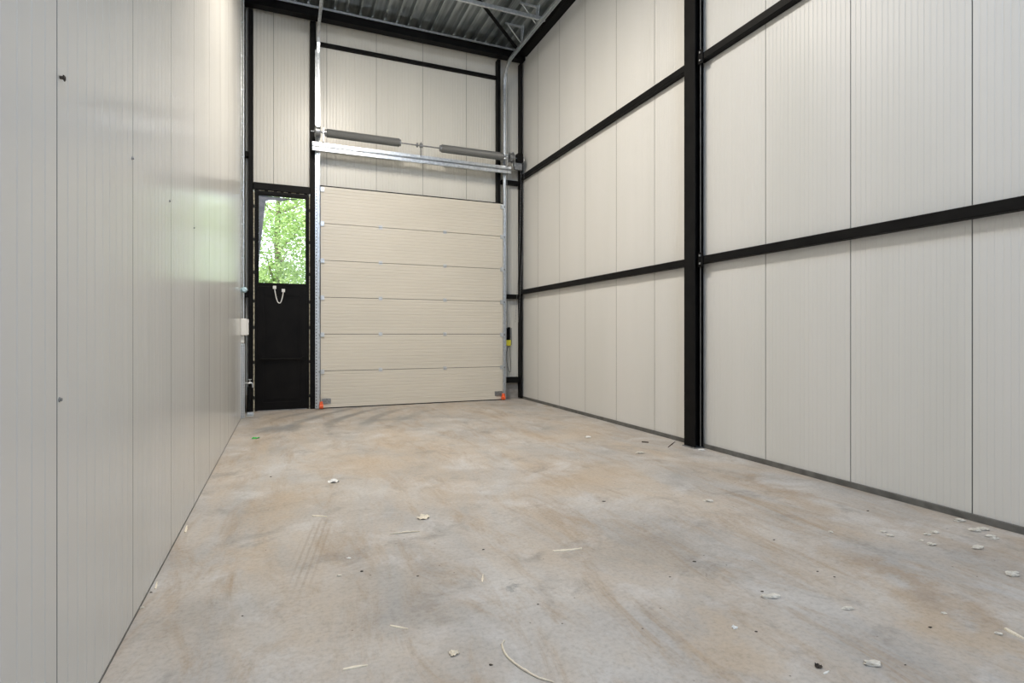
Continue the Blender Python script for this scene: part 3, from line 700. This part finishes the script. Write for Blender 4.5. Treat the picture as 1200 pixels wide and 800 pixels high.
crumb(689, 512.5, 6, 'white crumb on the far floor near the middle of the right wall', M_paper)
crumb(750, 531, 7, 'pale flat crumb on the floor left of the column foot')
sliver(783, 524, 791, 527, .02, 'dark twig tilted up on the floor just left of the column foot', M_dirt, lift=.10, kind='twig', cat='twig')
sliver(752, 518, 760, 518.5, .035, 'flat dark flake by the right skirting left of the column', M_dirt, kind='dirt_flake', cat='dirt')
crumb(830, 587.5, 11, 'pale crumb on the floor a little in front of the column', asp=.5)
crumb(822, 527.5, 8, 'white mortar crumb right at the foot of the big column', M_paper)
crumb(973.5, 623.5, 6, 'single small crumb between the column and the group by the right wall')
crumb(1035, 623, 6.5, 'pale crumb, left of a close pair near the right wall')
crumb(1045, 627.5, 10, 'pale crumb, right of a close pair near the right wall', lobes=2)
crumb(1086, 626.5, 8, 'left crumb of two touching below the right wall')
crumb(1095, 624, 7, 'right crumb of two touching below the right wall')
crumb(1079.5, 633.5, 4, 'tiny crumb just below the two touching ones')
crumb(1091.5, 638, 7, 'round crumb below the two touching ones near the right wall')
crumb(1124, 610.5, 11, 'flat pale pebble closest to the skirting of the right wall', asp=.5)
crumb(1143, 622, 12, 'left lump of the heap of pale mortar by the right wall')
crumb(1156, 620.5, 14, 'biggest lump of the heap of pale mortar by the right wall', lobes=2)
crumb(1163, 630, 14, 'lowest lump of the heap of pale mortar by the right wall', lobes=2, asp=.5)
crumb(1143, 641.5, 15, 'separate lump below the mortar heap by the right wall', lobes=2, asp=.6)
crumb(1184, 673, 17, 'pale lobed lump near the right edge of the picture', lobes=3, asp=.5)
crumb(1170, 742.5, 6.5, 'small cream crumb left of the wooden stick')
sliver(1178, 737, 1200, 749, .024, 'pale wooden stick at the right edge of the floor')
crumb(1023, 778.5, 16, 'large flat pale pebble in the right foreground', asp=.55)
crumb(902, 699, 19, 'cluster of crumpled pale crumbs in the right middle of the floor', lobes=4, asp=.6)
crumb(893, 693, 5, 'small dirt speck above the cluster of crumpled crumbs', M_dirt, 'dirt_speck', 'dirt')
scrap(861, 735.5, 7, 'small white chip in the right foreground below the crumpled cluster', hgt=.5)
sliver(965, 789.5, 971.5, 786.5, .010, 'short white chip at the bottom of the picture beside the dark leaf', M_paper)
scrap(959, 781, 9, 'small dark dry leaf in the right foreground', M_dirt, 'dry_leaf', 'leaf', .5)
crumb(993, 713.5, 11, 'flat pale flake with a dark shadow in the right middle of the floor', asp=.4)
crumb(1106, 718.5, 5, 'small cream crumb in the right foreground above the wooden stick')
for (px, py, wp, lb) in ((886, 740, 4.5, 'right of the small white chip'), (814, 658, 6, 'below the pale crumb in front of the column'), (1090, 735, 5.5, 'below the cream crumb in the right foreground'),
        (907, 632.5, 4, 'in the middle of the floor right of the column foot'), (1017, 598.5, 5, 'near the middle of the right skirting'), (958, 669.5, 5, 'left of a pair above the pale flake'), (978, 676, 3.5, 'right of a pair above the pale flake'),
        (1061, 779, 4, 'right of the large flat pebble'), (284, 721.5, 4, 'on the bare left floor above the picture bottom'), (424, 669.5, 6, 'right of the cream crumb on the left floor'), (489.5, 675, 4, 'in the left middle of the floor below the thin strand'),
        (630.5, 708, 4.5, 'above the curved strand, to its right'), (785, 676, 4, 'left one right of the long white sliver'), (707.5, 587.5, 5, 'on the far floor right of the middle'), (317.5, 558.5, 3.5, 'near the left wall on the far floor'), (566.5, 644, 4, 'just above the small upright looking splinter')):
    crumb(px, py, wp, 'small dark dirt speck ' + lb, M_dirt, 'dirt_speck', 'dirt', asp=.6)

# ------------------------------------------------------------------ outside, seen through the glass
mb = MB(); mb.box(-40, 40, YF+.26, 80, -.25, -.05); struct(mb.build('ground', M_grass))
def tree(x, y, h, R, seed, label, nleaf=9000):
    rnd = random.Random(seed); r = empty('leafy_tree', (x, y, -.05)); tag(r, label, 'tree', None)
    mb = MB(); mb.ring([(x, y, -.05), (x+.05, y, h*.25), (x-.05, y+.05, h*.5), (x, y, h*.85)], [.17, .14, .09, .03], 10)
    for k in range(14):
        a = rnd.uniform(0, 6.28); z = h*rnd.uniform(.2, .7); l = R*rnd.uniform(.5, .9)
        mb.ring([(x, y, z), (x+math.cos(a)*l*.5, y+math.sin(a)*l*.5, z+l*.25), (x+math.cos(a)*l, y+math.sin(a)*l, z+l*.6)], [.03, .02, .006], 6)
    under(mb.build('trunk', M_bark, smooth=True), r)
    mb = MB(); cl = []
    for k in range(60):
        while True:
            q = Vector((rnd.uniform(-1, 1), rnd.uniform(-1, 1), rnd.uniform(-1, 1)))
            if q.length < 1: break
        cl.append(Vector((x+q.x*R, y+q.y*R, h*.52+q.z*h*.45)))
    for k in range(nleaf):
        c_ = rnd.choice(cl); p = c_+Vector((rnd.gauss(0, .32), rnd.gauss(0, .32), rnd.gauss(0, .32))); s = rnd.uniform(.04, .078)
        a = Vector((rnd.gauss(0, 1), rnd.gauss(0, 1), rnd.gauss(0, .6))).normalized(); b_ = a.cross(Vector((rnd.gauss(0, 1), rnd.gauss(0, 1), rnd.gauss(0, 1)))).normalized(); n_ = a.cross(b_)
        mb.add([p-a*s, p+b_*s*.55+n_*s*.15, p+a*s, p-b_*s*.55+n_*s*.15], [(0, 1, 2), (0, 2, 3)])
    under(mb.build('foliage', M_leaf), r)
tree(-.2, 18.6, 8.5, 2.3, 1, 'bright green leafy tree seen through the glass, nearest behind it', 24000)
tree(4.6, 25.5, 10.5, 2.9, 2, 'green leafy tree outside, behind and right of the nearest one', 9000)
tree(-3.6, 25.8, 10.0, 2.9, 3, 'green leafy tree outside, behind and left of the nearest one', 9000)
